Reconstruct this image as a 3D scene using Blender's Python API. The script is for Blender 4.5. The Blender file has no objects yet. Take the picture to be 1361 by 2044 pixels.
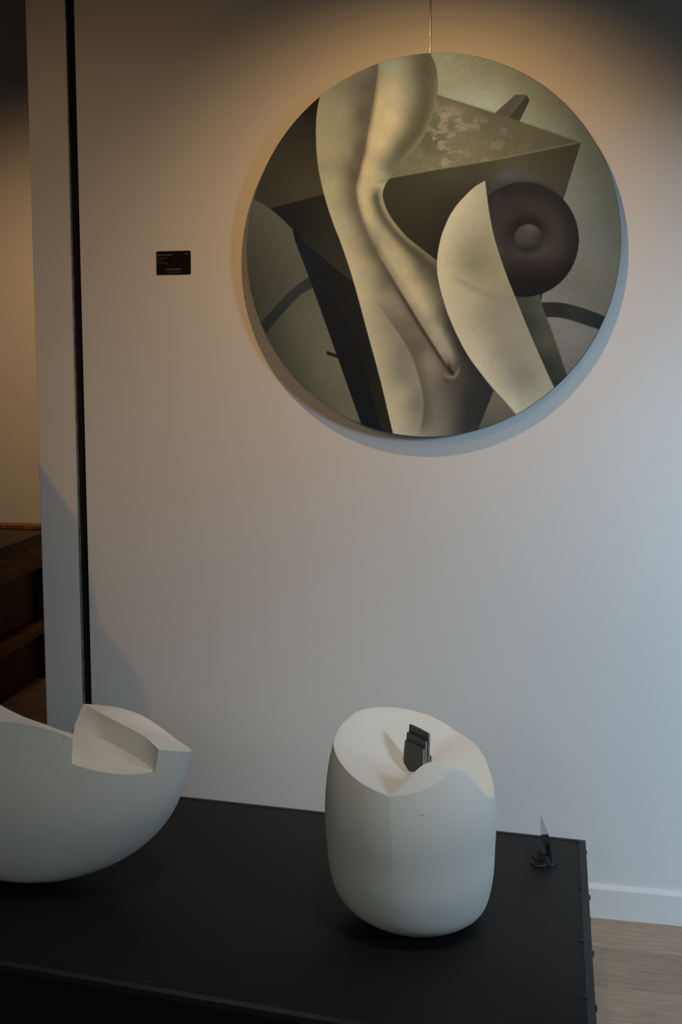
import bpy, bmesh, math, random
import numpy as np
from mathutils import Vector, Matrix

C = bpy.context.scene.collection
rnd = random.Random(7)

# ------------------------------------------------------------------ camera
FPX, PITCH, YAW, CZ, CD = 2293.0, 0.114350657, 0.2177416, 1.55803, 3.29234
IW, IH = 1361.0, 2044.0
cam_data = bpy.data.cameras.new('camera')
cam = bpy.data.objects.new('camera', cam_data)
C.objects.link(cam)
cam.location = (0, -CD, CZ)
cam.rotation_euler = (math.pi/2 - PITCH, 0, YAW)
cam_data.sensor_fit = 'VERTICAL'
cam_data.sensor_height = 36
cam_data.lens = FPX/IH*36
cam_data.clip_start = 0.05
bpy.context.scene.camera = cam

# ------------------------------------------------------------------ world, lights, exposure
world = bpy.data.worlds.new('world')
bpy.context.scene.world = world
world.use_nodes = True
wb = world.node_tree.nodes['Background']
wb.inputs[0].default_value = (0.55, 0.75, 1.0, 1)
wb.inputs[1].default_value = 0.02

def look(o, target):
    d = Vector(target) - Vector(o.location)
    o.rotation_euler = d.to_track_quat('-Z', 'Y').to_euler()

def spot(name, loc, target, power, color, angle, blend, size):
    l = bpy.data.lights.new(name, 'SPOT')
    l.energy = power; l.color = color; l.spot_size = math.radians(angle); l.spot_blend = blend
    l.shadow_soft_size = size
    o = bpy.data.objects.new(name, l); C.objects.link(o)
    o.location = loc; look(o, target)
    return o

def area(name, loc, target, sx, sy, power, color):
    l = bpy.data.lights.new(name, 'AREA')
    l.shape = 'RECTANGLE'; l.size = sx; l.size_y = sy; l.energy = power; l.color = color
    o = bpy.data.objects.new(name, l); C.objects.link(o)
    o.location = loc; look(o, target)
    return o

area('daylight', (2.25, -2.8, 2.2), (0.1, -0.2, 1.1), 1.5, 0.7, 186, (0.55, 0.79, 1.0))
area('shop_window', (-0.7, -3.95, 2.0), (-0.7, 0, 0.4), 2.6, 0.9, 13.0, (0.90, 1.0, 0.93))
spot('picture_spot', (-0.38, -0.92, 2.58), (-0.49, 0, 1.70), 32, (1.0, 0.57, 0.22), 104, 1.0, 0.008)
spot('track_spot', (-1.9, -3.0, 2.6), (-1.4, 0, 1.62), 42, (1.0, 0.47, 0.06), 50, 1.0, 0.03)
spot('right_fill', (0.3, -1.9, 2.8), (0.15, 0, 0.95), 13, (1.0, 0.78, 0.62), 58, 1.0, 0.16)  # added warm fill for the right part of the wall, no known lamp
spot('plinth_spot', (-0.1, -1.5, 3.0), (-0.55, -0.85, 0.6), 64, (1.0, 0.91, 0.76), 46, 0.8, 0.12)
spot('far_room_spot', (-2.6, 1.2, 2.6), (-3.0, 3.1, 1.5), 66, (1.0, 0.60, 0.28), 100, 1.0, 0.05)

vs = bpy.context.scene.view_settings
bpy.context.scene.display_settings.display_device = 'sRGB'
vs.view_transform = 'Standard'; vs.look = 'None'; vs.gamma = 1; vs.exposure = -0.07
vs.use_curve_mapping = False

# ------------------------------------------------------------------ measuring helpers (pixel of the photograph <-> point of the place)
CP = np.array([0, -CD, CZ])
Fv = np.array([-math.sin(YAW)*math.cos(PITCH), math.cos(YAW)*math.cos(PITCH), -math.sin(PITCH)])
Rv = np.array([math.cos(YAW), math.sin(YAW), 0.0]); Uv = np.cross(Rv, Fv)
def ray(x, y): return Fv + (x-IW/2)/FPX*Rv - (y-IH/2)/FPX*Uv
def on_z(x, y, z):
    d = ray(x, y); return CP + d*(z-CP[2])/d[2]
def on_y(x, y, Y):
    d = ray(x, y); return CP + d*(Y-CP[1])/d[1]
def project(P):
    v = np.atleast_2d(P) - CP; z = v @ Fv
    return IW/2 + FPX*(v @ Rv)/z, IH/2 - FPX*(v @ Uv)/z

# ------------------------------------------------------------------ materials
def srgb(r, g, b):
    f = lambda c: (c/255/12.92 if c/255 <= 0.04045 else ((c/255+0.055)/1.055)**2.4)
    return (f(r), f(g), f(b), 1)

def mat(name, color, rough=0.6, spec=0.3, noise=None, bump=None, metal=0, coat=0, mapping='Object'):
    """noise=(scale, amount, second colour); bump=(scale, strength, distance)"""
    m = bpy.data.materials.new(name); m.use_nodes = True
    nt = m.node_tree; b = nt.nodes['Principled BSDF']
    b.inputs['Base Color'].default_value = color
    b.inputs['Roughness'].default_value = rough
    b.inputs['Specular IOR Level'].default_value = spec
    b.inputs['Metallic'].default_value = metal
    b.inputs['Coat Weight'].default_value = coat
    tc = nt.nodes.new('ShaderNodeTexCoord')
    if noise:
        n = nt.nodes.new('ShaderNodeTexNoise'); n.inputs['Scale'].default_value = noise[0]
        n.inputs['Detail'].default_value = 5
        nt.links.new(tc.outputs[mapping], n.inputs['Vector'])
        r = nt.nodes.new('ShaderNodeMapRange')
        r.inputs['From Min'].default_value = 0.35; r.inputs['From Max'].default_value = 0.65
        r.inputs['To Max'].default_value = noise[1]
        nt.links.new(n.outputs['Fac'], r.inputs['Value'])
        mx = nt.nodes.new('ShaderNodeMixRGB')
        mx.inputs['Color1'].default_value = color; mx.inputs['Color2'].default_value = noise[2]
        nt.links.new(r.outputs[0], mx.inputs['Fac'])
        nt.links.new(mx.outputs[0], b.inputs['Base Color'])
    if bump:
        n = nt.nodes.new('ShaderNodeTexNoise'); n.inputs['Scale'].default_value = bump[0]
        n.inputs['Detail'].default_value = 6
        nt.links.new(tc.outputs[mapping], n.inputs['Vector'])
        bp = nt.nodes.new('ShaderNodeBump'); bp.inputs['Strength'].default_value = bump[1]
        bp.inputs['Distance'].default_value = bump[2]
        nt.links.new(n.outputs['Fac'], bp.inputs['Height'])
        nt.links.new(bp.outputs[0], b.inputs['Normal'])
    return m

def wood(name, base, dark, pale, axis=0, scale=1.0, rough=0.55):
    m = bpy.data.materials.new(name); m.use_nodes = True
    nt = m.node_tree; b = nt.nodes['Principled BSDF']; L = nt.links.new
    b.inputs['Roughness'].default_value = rough; b.inputs['Specular IOR Level'].default_value = 0.3
    tc = nt.nodes.new('ShaderNodeTexCoord'); mp = nt.nodes.new('ShaderNodeMapping')
    oi = nt.nodes.new('ShaderNodeObjectInfo')
    s = [60*scale]*3; s[axis] = 3*scale
    mp.inputs['Scale'].default_value = s
    sc = nt.nodes.new('ShaderNodeVectorMath'); sc.operation = 'SCALE'; sc.inputs['Scale'].default_value = 37
    cb = nt.nodes.new('ShaderNodeCombineXYZ')
    for i in range(3): L(oi.outputs['Random'], cb.inputs[i])
    L(cb.outputs[0], sc.inputs[0])
    L(tc.outputs['Object'], mp.inputs['Vector']); L(sc.outputs[0], mp.inputs['Location'])
    n = nt.nodes.new('ShaderNodeTexNoise'); n.inputs['Scale'].default_value = 1; n.inputs['Detail'].default_value = 8
    n.inputs['Roughness'].default_value = 0.65; n.inputs['Distortion'].default_value = 0.6
    L(mp.outputs[0], n.inputs['Vector'])
    r = nt.nodes.new('ShaderNodeValToRGB')
    e = r.color_ramp.elements
    e[0].position = 0.3; e[0].color = dark; e[1].position = 0.52; e[1].color = base
    x = e.new(0.75); x.color = pale
    L(n.outputs['Fac'], r.inputs[0])
    hv = nt.nodes.new('ShaderNodeHueSaturation')
    mr = nt.nodes.new('ShaderNodeMapRange'); mr.inputs['To Min'].default_value = 0.78; mr.inputs['To Max'].default_value = 1.22
    L(oi.outputs['Random'], mr.inputs['Value']); L(mr.outputs[0], hv.inputs['Value'])
    L(r.outputs[0], hv.inputs['Color']); L(hv.outputs[0], b.inputs['Base Color'])
    bp = nt.nodes.new('ShaderNodeBump'); bp.inputs['Strength'].default_value = 0.25; bp.inputs['Distance'].default_value = 0.001
    L(n.outputs['Fac'], bp.inputs['Height']); L(bp.outputs[0], b.inputs['Normal'])
    return m

M = {}
M['wall'] = mat('wall_paint', (0.75, 0.74, 0.73, 1), 0.85, 0.15, noise=(1.4, 0.25, (0.72, 0.71, 0.70, 1)), bump=(260, 0.14, 0.0015))
M['shopfront'] = mat('dark_shopfront', (0.14, 0.14, 0.145, 1), 0.7, 0.2, noise=(3, 0.4, (0.12, 0.12, 0.125, 1)))
M['trim'] = mat('trim_paint', (0.76, 0.75, 0.74, 1), 0.5, 0.3, bump=(90, 0.1, 0.001))
M['ceiling'] = mat('ceiling_paint', (0.14, 0.135, 0.13, 1), 0.9, 0.1, bump=(80, 0.1, 0.001))
M['groove'] = mat('black_groove', (0.012, 0.012, 0.013, 1), 0.8, 0.1, bump=(60, 0.3, 0.002))
M['edge'] = mat('grey_green_edge', srgb(120, 132, 126), 0.5, 0.3, noise=(60, 0.8, srgb(60, 62, 58)))
M['plaster'] = mat('white_stone', (0.73, 0.70, 0.655, 1), 0.7, 0.2, noise=(9, 0.35, (0.69, 0.66, 0.62, 1)), bump=(150, 0.25, 0.001))
M['scratch'] = mat('dark_scratch', (0.16, 0.15, 0.14, 1), 0.9, 0.1, noise=(20, 0.5, (0.1, 0.09, 0.08, 1)))
M['chip'] = mat('pale_chip', (0.85, 0.84, 0.82, 1), 0.7, 0.2, noise=(20, 0.5, (0.7, 0.7, 0.68, 1)))
M['slate'] = mat('dark_slate', srgb(66, 66, 66), 0.55, 0.4, noise=(60, 0.5, srgb(50, 52, 56)), bump=(220, 0.4, 0.0008))
M['slate_glint'] = mat('slate_edge_glint', srgb(150, 152, 148), 0.35, 0.5, noise=(80, 0.4, srgb(120, 122, 120)))  # right-hand slab edges: their reflected light is put into the pale colour
M['black'] = mat('black_vinyl', (0.0062, 0.0054, 0.005, 1), 0.55, 0.2, noise=(7, 0.6, (0.0085, 0.0078, 0.0075, 1)), bump=(35, 0.12, 0.002))
M['tape'] = mat('black_tape', (0.010, 0.010, 0.012, 1), 0.45, 0.35, noise=(30, 0.5, (0.014, 0.014, 0.019, 1)), bump=(60, 0.4, 0.002))
M['dust'] = mat('grey_dust', srgb(120, 120, 120), 0.9, 0.1, noise=(40, 0.5, srgb(90, 90, 92)))
M['card'] = mat('black_card', (0.005, 0.0047, 0.0045, 1), 0.6, 0.1, noise=(30, 0.4, (0.007, 0.0065, 0.006, 1)))
M['gloss_card'] = mat('glossy_black_card', (0.015, 0.017, 0.022, 1), 0.08, 0.9, noise=(30, 0.4, (0.02, 0.022, 0.028, 1)), coat=1.0)
M['dark_wire'] = mat('dark_wire', (0.006, 0.006, 0.008, 1), 0.28, 0.4, noise=(30, 0.4, (0.009, 0.009, 0.011, 1)))
M['print'] = mat('grey_print', srgb(120, 116, 108), 0.6, 0.2, noise=(200, 0.3, srgb(100, 96, 90)))
M['steel'] = mat('steel_rod', (0.55, 0.52, 0.48, 1), 0.25, 0.5, metal=1, noise=(90, 0.3, (0.4, 0.38, 0.35, 1)))
M['canvas_edge'] = mat('canvas_edge', srgb(52, 50, 46), 0.8, 0.1, noise=(60, 0.6, srgb(66, 62, 54)), bump=(400, 0.3, 0.001))
M['oak'] = wood('limed_oak', srgb(164, 144, 124), srgb(140, 121, 103), srgb(192, 178, 162), 0, 3.6)
M['joint'] = mat('dark_joint', srgb(48, 42, 36), 0.9, 0.1, noise=(20, 0.5, srgb(60, 54, 48)))
M['rustic'] = wood('rustic_wood', srgb(122, 88, 42), srgb(72, 48, 22), srgb(168, 124, 62), 1, 0.6)
M['worn_top'] = wood('worn_top', srgb(70, 54, 36), srgb(44, 34, 24), srgb(92, 72, 48), 0, 0.6)
M['dark_rustic'] = wood('dark_rustic_wood', srgb(58, 34, 18), srgb(30, 18, 10), srgb(80, 50, 28), 2, 0.6)

# ------------------------------------------------------------------ mesh helpers
def mesh_obj(name, verts, faces, material, parent=None, smooth=False, sharp=None):
    me = bpy.data.meshes.new(name)
    me.from_pydata([tuple(map(float, v)) for v in verts], [], faces)
    me.validate(); me.update()
    o = bpy.data.objects.new(name, me); C.objects.link(o)
    if isinstance(material, (list, tuple)):
        for x in material: me.materials.append(x)
    elif material: me.materials.append(material)
    if smooth:
        me.polygons.foreach_set('use_smooth', [True]*len(me.polygons))
        if sharp: me.set_sharp_from_angle(angle=math.radians(sharp))
    if parent: o.parent = parent
    return o

def bm_obj(name, bm, material, parent=None, smooth=False, sharp=None):
    me = bpy.data.meshes.new(name)
    bmesh.ops.recalc_face_normals(bm, faces=bm.faces)
    bm.to_mesh(me); bm.free()
    o = bpy.data.objects.new(name, me); C.objects.link(o)
    if isinstance(material, (list, tuple)):
        for x in material: me.materials.append(x)
    elif material: me.materials.append(material)
    if smooth:
        me.polygons.foreach_set('use_smooth', [True]*len(me.polygons))
        if sharp: me.set_sharp_from_angle(angle=math.radians(sharp))
    if parent: o.parent = parent
    return o

def add_box(bm, lo, hi, bevel=0, seg=2):
    vs_ = [bm.verts.new((x, y, z)) for x in (lo[0], hi[0]) for y in (lo[1], hi[1]) for z in (lo[2], hi[2])]
    idx = [(0,1,3,2),(4,6,7,5),(0,4,5,1),(2,3,7,6),(0,2,6,4),(1,5,7,3)]
    fs = [bm.faces.new([vs_[i] for i in f]) for f in idx]
    if bevel:
        es = list({e for f in fs for e in f.edges})
        bmesh.ops.bevel(bm, geom=es, offset=bevel, segments=seg, profile=0.5, affect='EDGES')

def add_prism(bm, bottom, top, bevel=0, seg=2):
    """bottom / top: matching lists of 3-D points"""
    b = [bm.verts.new(tuple(map(float, p))) for p in bottom]; t = [bm.verts.new(tuple(map(float, p))) for p in top]
    n = len(b); fs = [bm.faces.new(b[::-1]), bm.faces.new(t)]
    for i in range(n): fs.append(bm.faces.new((b[i], b[(i+1) % n], t[(i+1) % n], t[i])))
    if bevel:
        es = list({e for f in fs for e in f.edges})
        bmesh.ops.bevel(bm, geom=es, offset=bevel, segments=seg, profile=0.5, affect='EDGES')

def add_tube(bm, pts, r, n=8):
    pts = [Vector(tuple(map(float, p))) for p in pts]; rings = []
    for i, p in enumerate(pts):
        d = (pts[min(i+1, len(pts)-1)] - pts[max(i-1, 0)]).normalized()
        u = d.orthogonal().normalized()
        if rings and abs(d.dot(pu)) < 0.99: u = (pu - d*pu.dot(d)).normalized()
        pu = u; v = d.cross(u)
        rr = r[i] if isinstance(r, (list, tuple)) else r
        rings.append([bm.verts.new(p + (u*math.cos(a)+v*math.sin(a))*rr) for a in [2*math.pi*k/n for k in range(n)]])
    for a, b in zip(rings, rings[1:]):
        for k in range(n): bm.faces.new((a[k], a[(k+1) % n], b[(k+1) % n], b[k]))
    bm.faces.new(rings[0][::-1]); bm.faces.new(rings[-1])

def empty(name, loc, label, cat, group=None):
    o = bpy.data.objects.new(name, None); C.objects.link(o); o.location = loc
    o.empty_display_size = 0.05
    tag(o, label, cat, group); return o
def tag(o, label, cat, group=None):
    o['label'] = label; o['category'] = cat
    if group: o['group'] = group
def struct(o): o['kind'] = 'structure'; return o
def under(o, parent):
    """parent o while keeping its mesh where it was built"""
    o.parent = parent
    o.matrix_parent_inverse = Matrix.Translation(-Vector(parent.location)); return o

# ------------------------------------------------------------------ room shell
ZC = 4.2            # ceiling
XS, XP = -1.537, -1.694   # right end of the dark groove, left end of the pier
def box_struct(name, lo, hi, m, bevel=0):
    bm = bmesh.new(); add_box(bm, lo, hi, bevel); return struct(bm_obj(name, bm, m))

box_struct('wall_back', (XS, 0, 0), (1.6, 0.14, ZC), M['wall'])
pier = box_struct('wall_pier', (XP, 0, 0), (-1.563, 0.14, ZC), M['wall'], 0.002)
box_struct('trim_1', (-1.563, 0.007, 0), (XS, 0.13, ZC), M['groove'])
# worn grey-green profile along the pier's right arris
bm = bmesh.new()
add_box(bm, (-1.5655, -0.002, 0), (-1.5618, 0.006, ZC), 0.0006, 1)
struct(bm_obj('trim_2', bm, M['edge']))
# the far room seen through the opening beside the pier
box_struct('wall_far', (-6.0, 3.1, 0), (1.0, 3.2, ZC), M['wall'])
box_struct('wall_left', (-6.1, -3.2, 0), (-6.0, 3.2, ZC), M['wall'])
box_struct('wall_far_right', (0.9, 0.14, 0), (1.0, 3.1, ZC), M['wall'])
box_struct('ceiling', (-6.1, -3.2, ZC), (1.6, 3.2, ZC+0.1), M['ceiling'])
# unseen right-hand wall added with an opening shaped to limit the daylight, and the shopfront the view looks through
box_struct('wall_right_front', (1.45, -3.1, 0), (1.6, -2.03, ZC), M['shopfront'])
box_struct('wall_right_back', (1.45, -0.3, 0), (1.6, 0, ZC), M['shopfront'])
box_struct('wall_right_lintel', (1.45, -2.03, 2.09), (1.6, -0.3, ZC), M['shopfront'])
box_struct('wall_right_sill', (1.45, -2.03, 0), (1.6, -0.3, 0.25), M['shopfront'])
box_struct('wall_front_lintel', (-2.4, -3.2, 2.0), (1.6, -3.1, ZC), M['shopfront'])
box_struct('wall_front_left', (-6.0, -3.2, 0), (-2.4, -3.1, ZC), M['shopfront'])
# floor: sub-floor with planks laid on it
bm = bmesh.new(); add_box(bm, (-6.1, -4.2, -0.06), (1.6, 3.2, -0.022))
floor = struct(bm_obj('floor', bm, M['joint']))
# plank seams measured where the floor shows beside the plinth
edges = [-0.012, -0.188, -0.397, -0.590]
while edges[-1] > -4.1: edges.append(edges[-1]-0.195)
up = [-0.012]
while up[-1] < 3.0: up.append(up[-1]+0.19)
edges = sorted(set(edges+up), reverse=True)
plank_meshes = {}
for i in range(len(edges)-1):
    w = edges[i]-edges[i+1]
    yc = (edges[i]+edges[i+1])/2
    x = -6.0 + (i*0.77) % 2.1 - 2.1
    while x < 1.5:
        x0, x1 = max(x, -6.0), min(x+2.1, 1.58)
        if x1-x0 > 0.05:
            key = (round(w, 4), round(x1-x0, 3))
            if key not in plank_meshes:
                b = bmesh.new(); L_ = (x1-x0)/2-0.0008; Wd = w/2-0.0016
                add_box(b, (-L_, -Wd, -0.022), (L_, Wd, 0.0), 0.0014, 1)
                me = bpy.data.meshes.new('plank'); bmesh.ops.recalc_face_normals(b, faces=b.faces); b.to_mesh(me); b.free()
                me.materials.append(M['oak']); plank_meshes[key] = me
            o = bpy.data.objects.new('plank', plank_meshes[key]); C.objects.link(o)
            o.location = ((x0+x1)/2, yc, rnd.uniform(-0.0006, 0.0)); o.parent = floor
        x += 2.1
# baseboard with a sloped top
def baseboard(name, x0, x1):
    bm = bmesh.new()
    prof = [(0, 0), (-0.015, 0), (-0.015, 0.088), (-0.011, 0.0945), (-0.006, 0.0975), (0, 0.0985)]
    add_prism(bm, [(x0, y_, z_) for y_, z_ in prof], [(x1, y_, z_) for y_, z_ in prof])
    return struct(bm_obj(name, bm, M['trim']))
baseboard('baseboard_back', XS, 1.45)
baseboard('baseboard_pier', XP, -1.567)

# ------------------------------------------------------------------ the round painting
PX, PZ, PR, PD = -0.471432, 1.923003, 0.525, 0.045

def catmull(P, n=8):
    P = np.array(P, float); Q = np.vstack([2*P[0]-P[1], P, 2*P[-1]-P[-2]]); out = []
    for i in range(1, len(Q)-2):
        for k in range(n):
            t = k/n
            out.append(0.5*((2*Q[i])+(-Q[i-1]+Q[i+1])*t+(2*Q[i-1]-5*Q[i]+4*Q[i+1]-Q[i+2])*t*t+(-Q[i-1]+3*Q[i]-3*Q[i+1]+Q[i+2])*t**3))
    out.append(P[-1]); return np.array(out)

def seg_dist(x, y, P):
    """distance to polyline, with the side (+ right of travel as seen on the picture) and the run along it 0..1"""
    best = np.full(x.shape, 1e9); side = np.ones(x.shape); run = np.zeros(x.shape)
    d = np.diff(P, axis=0); L = np.hypot(d[:, 0], d[:, 1]); cum = np.r_[0, np.cumsum(L)]
    for i in range(len(d)):
        ax, ay = P[i]; dx, dy = d[i]; l2 = max(L[i]**2, 1e-9)
        t = np.clip(((x-ax)*dx+(y-ay)*dy)/l2, 0, 1)
        qx, qy = ax+t*dx, ay+t*dy
        dd = np.hypot(x-qx, y-qy); m = dd < best
        best[m] = dd[m]; side[m] = np.sign(dy*(x-ax)-dx*(y-ay))[m]*-1
        run[m] = ((cum[i]+t*L[i])/cum[-1])[m]
    return best, -side, run

def inside(x, y, P):
    r = np.zeros(x.shape, bool); n = len(P); j = n-1
    for i in range(n):
        xi, yi = P[i]; xj, yj = P[j]
        if yi != yj:
            c = ((yi > y) != (yj > y)) & (x < (xj-xi)*(y-yi)/(yj-yi)+xi); r ^= c
        j = i
    return r

def value_noise(x, y, s, seed=0):
    x = x/s; y = y/s; xi = np.floor(x).astype(int); yi = np.floor(y).astype(int); fx = x-xi; fy = y-yi
    fx = fx*fx*(3-2*fx); fy = fy*fy*(3-2*fy)
    def h(a, b):
        v = np.sin(a*127.1+b*311.7+seed*74.7)*43758.5453; return v-np.floor(v)
    return (h(xi, yi)*(1-fx)+h(xi+1, yi)*fx)*(1-fy)+(h(xi, yi+1)*(1-fx)+h(xi+1, yi+1)*fx)*fy

class Sheet:
    """painted colours (sRGB 0-255) on scattered points of the canvas"""
    def __init__(s, x, y): s.x, s.y = x, y; s.c = np.zeros((len(x), 3))
    def fill(s, poly, samples, sigma=40, soft=0.7):
        P = np.array(poly, float)
        lo, hi = P.min(0)-4, P.max(0)+4
        idx = np.where((s.x > lo[0]) & (s.x < hi[0]) & (s.y > lo[1]) & (s.y < hi[1]))[0]
        x, y = s.x[idx], s.y[idx]
        ins = inside(x, y, P)
        d, _, _ = seg_dist(x, y, np.vstack([P, P[:1]]))
        a = np.clip(0.5+np.where(ins, d, -d)/(2*soft), 0, 1)
        k = a > 0; idx, x, y, a = idx[k], x[k], y[k], a[k]
        Q = np.array([(q[0], q[1]) for q in samples], float); V = np.array([q[2] for q in samples], float)
        if len(Q) >= 3:
            k2 = lambda r2: np.sqrt(r2+100.0)
            D = ((Q[:, None]-Q[None])**2).sum(-1); m_ = V.mean(0); nq = len(Q)
            A_ = np.zeros((nq+1, nq+1)); A_[:nq, :nq] = -k2(D)+np.eye(nq)*0.6; A_[nq, :nq] = 1; A_[:nq, nq] = 1
            W = np.linalg.solve(A_, np.vstack([V, np.zeros((1, 3))]))
            col = np.tile(W[nq], (len(x), 1))
            for i in range(nq): col += -k2((x-Q[i, 0])**2+(y-Q[i, 1])**2)[:, None]*W[i]
            col = np.clip(col, V.min(0)-4, V.max(0)+6)
        else: col = np.tile(V.mean(0), (len(x), 1))
        s.c[idx] = s.c[idx]*(1-a[:, None])+col*a[:, None]
        return idx, a
    def stroke(s, line, col, wl, wr, amt, mask=None, taper=(0.15, 0.15), power=2, smooth=True):
        """soft brush line: wl / wr = width left / right on the picture (for a line drawn downwards)"""
        P = catmull(line) if smooth and len(line) > 2 else np.array(line, float)
        m = 3*max(wl, wr); lo, hi = P.min(0)-m, P.max(0)+m
        idx = np.where((s.x > lo[0]) & (s.x < hi[0]) & (s.y > lo[1]) & (s.y < hi[1]))[0]
        if mask is not None: idx = idx[mask[idx] > 0]
        if not len(idx): return
        x, y = s.x[idx], s.y[idx]
        d, side, run = seg_dist(x, y, P)
        w = np.where(side > 0, wr, wl)
        a = amt*np.exp(-(d/w)**power)
        if taper[0] > 0: a *= np.clip(run/taper[0], 0, 1)**0.7
        if taper[1] > 0: a *= np.clip((1-run)/taper[1], 0, 1)**0.7
        if mask is not None: a = a*mask[idx]
        s.c[idx] = s.c[idx]*(1-a[:, None])+np.array(col)*a[:, None]

FIG_L = [(648,150),(640,185),(632.8,221),(630.5,256),(631.4,297.5),(635.8,338.6),(644.6,379.8),(656.3,421),(671,462),(678.4,480),(703,553.5),(732.7,662),(759,759),(784,865),(790,890)]
FIG_R = [(858,95),(861,111),(867.5,125.3),(872,145),(873.5,178),(868.6,213.4),(858.7,244.3),(843.3,275),(823.4,302.7),(799,328),(776,357.8),(766,376.5),(764,394),(772.7,420.6),(788,445),(810,471),(820,480),(845.5,499.8),(870.8,519.7),(880,525)]
LEAF_L = [(967.9,360.7),(948,372.4),(930.5,388.6),(913,407.7),(898,429.8),(888,451.8),(880,473.8),(873.2,509.4),(872.3,538.8),(876,565),(883.5,594.6),(895,630),(913,671),(933.5,709),(957,741.6),(983.4,774),(1007,800),(1029,826.2),(1045,845)]
LEAF_R = [(1125,806),(1105.4,772.4),(1077.5,712),(1051,650.5),(1027.5,591.7),(1007,538.8),(987.8,480),(977.6,432.7),(971.7,391.5),(967.9,360.7)]

def paint(x, y):
    S = Sheet(x, y)
    # ground tone behind everything
    S.fill([(400,0),(1361,0),(1361,1000),(400,1000)], [
        (885,125,(142,132,97)),(900,180,(146,138,104)),(960,150,(128,119,85)),(1050,150,(106,97,70)),(985,205,(152,148,116)),(930,190,(150,144,112)),
        (1080,240,(120,114,88)),(1120,270,(112,108,86)),(1100,200,(98,91,66)),(1160,250,(82,78,58)),(1180,320,(84,83,68)),(1210,400,(82,83,72)),(1225,480,(84,85,76)),
        (1170,400,(100,100,86)),(1190,520,(100,99,88)),(1200,600,(90,90,82)),(1120,590,(104,102,90)),(1150,560,(98,96,84)),(1150,680,(106,104,97)),(1110,660,(110,107,99)),(1150,720,(96,94,88)),
        (990,830,(88,82,70)),(970,850,(76,72,62)),(1010,840,(84,78,66)),
        (510,430,(68,64,50)),(550,460,(74,69,54)),(510,520,(56,54,42)),(560,530,(70,64,50)),(600,560,(76,70,56)),(520,600,(52,50,40)),(590,640,(78,73,57)),(550,680,(58,56,44)),(600,700,(74,70,54)),(640,740,(86,80,62)),(600,760,(66,64,48)),(690,800,(86,80,62)),(650,820,(78,74,57)),(710,840,(92,86,68))], 38)
    # left: dark olive body and the near-black blade
    S.fill([(480,395),(506.5,399),(522,406),(538.8,416.5),(560,432),(583,455),(640,560),(720,600),(720,150),(480,150)],
        [(600,240,(34,31,22)),(625,220,(26,23,15)),(560,300,(44,40,29)),(600,300,(46,41,29)),(540,380,(46,42,31)),(630,370,(60,52,36)),(580,380,(54,48,35))], 40)
    S.fill([(538.8,416.5),(590,402.5),(655,386),(720,500),(720,580),(703,562),(606,480),(583,457),(560,434)],
        [(560,425,(20,22,20)),(620,410,(28,28,20)),(600,450,(24,25,22)),(650,460,(36,34,25)),(660,520,(40,37,29)),(690,545,(42,40,31))], 30)
    S.fill([(583,453),(606,481),(703,562.5),(730,560),(800,900),(735,890),(721,846),(662,680),(621,565),(588.7,480)],
        [(595,475,(14,20,26)),(620,520,(16,24,31)),(640,540,(18,22,25)),(660,600,(22,23,23)),(690,660,(23,23,22)),(680,590,(24,24,22)),(700,740,(17,17,17)),(725,820,(14,17,21)),(760,830,(30,28,21)),(745,760,(27,26,21)),(715,700,(19,19,18))], 26)
    S.stroke([(736,740),(733,800),(732,870)], (16,18,21), 14, 1.5, 0.5, taper=(0.3, 0))
    band = catmull([(512,652),(522.6,641.7),(538.8,624),(562.3,597.6),(588.7,572.6),(613.7,555),(622,551)])
    band2 = catmull([(630,571),(622.5,575.5),(597.6,590),(568.2,621),(547.6,644.6),(532.3,663.7),(522,676)])
    S.fill(np.vstack([band, band2]), [(530,645,(30,33,31)),(570,605,(38,41,38)),(610,568,(42,44,40))], 30)
    S.fill([(588.7,480),(621,565),(662,680),(721,846),(735,890),(770,890),(700,650)], [(620,545,(16,22,27)),(650,640,(19,20,21)),(690,740,(17,17,17)),(725,830,(15,18,22))], 30)
    S.fill([(652,700.4),(671,707),(680,722),(674,715),(651.3,707)], [(660,706,(24,23,18))], 30)
    # right: small block, textured wedge, dark faces
    S.fill([(985,228),(1028,189),(1050,189),(1010,240)], [(1000,220,(64,58,44)),(1030,200,(82,70,58))], 20)
    S.fill([(1050,189),(1057,200),(1040,236),(1034,246),(1008,240)], [(1050,200,(36,38,33)),(1030,235,(50,46,38)),(1048,215,(44,44,36))], 14)
    S.stroke([(1050,189),(1013,236)], (92,90,74), 1.2, 1.2, 0.8, taper=(0, 0), smooth=False)
    idx, a = S.fill([(873,190),(1000,230),(1159,285),(1000,318),(860,341),(778,357),(740,370),(740,190)],
        [(885,205,(100,92,66)),(900,230,(112,101,76)),(880,260,(98,88,64)),(940,240,(98,88,64)),(960,290,(106,95,68)),(900,300,(112,101,73)),(850,320,(110,100,72)),(800,345,(106,97,70)),
         (1010,260,(88,81,58)),(1050,275,(84,77,55)),(1100,285,(78,72,52)),(1150,286,(66,62,46)),(1000,300,(94,86,62)),(970,240,(84,78,56)),(860,290,(92,84,60))], 26)
    xx, yy = x[idx], y[idx]
    n = value_noise(xx, yy, 17, 1)*0.5+value_noise(xx*0.8+yy*0.35, yy*1.9, 12, 2)*0.35+value_noise(xx, yy*2.2, 5, 3)*0.25
    amt = np.clip(1-(xx-880)/190, 0, 1)*np.clip((yy-200-(xx-873)*0.3)/16, 0, 1)*np.clip((xx-825)/40, 0.15, 1)
    patch = np.clip((n-0.55)*7, 0, 1)*amt*a
    fine = value_noise(xx, yy*2, 2.4, 5)
    S.c[idx] = S.c[idx]*(1-0.75*patch[:, None])+np.array((150,130,98))*0.75*patch[:, None]
    S.c[idx] *= (1+(fine-0.5)[:, None]*0.2*amt[:, None])
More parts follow.
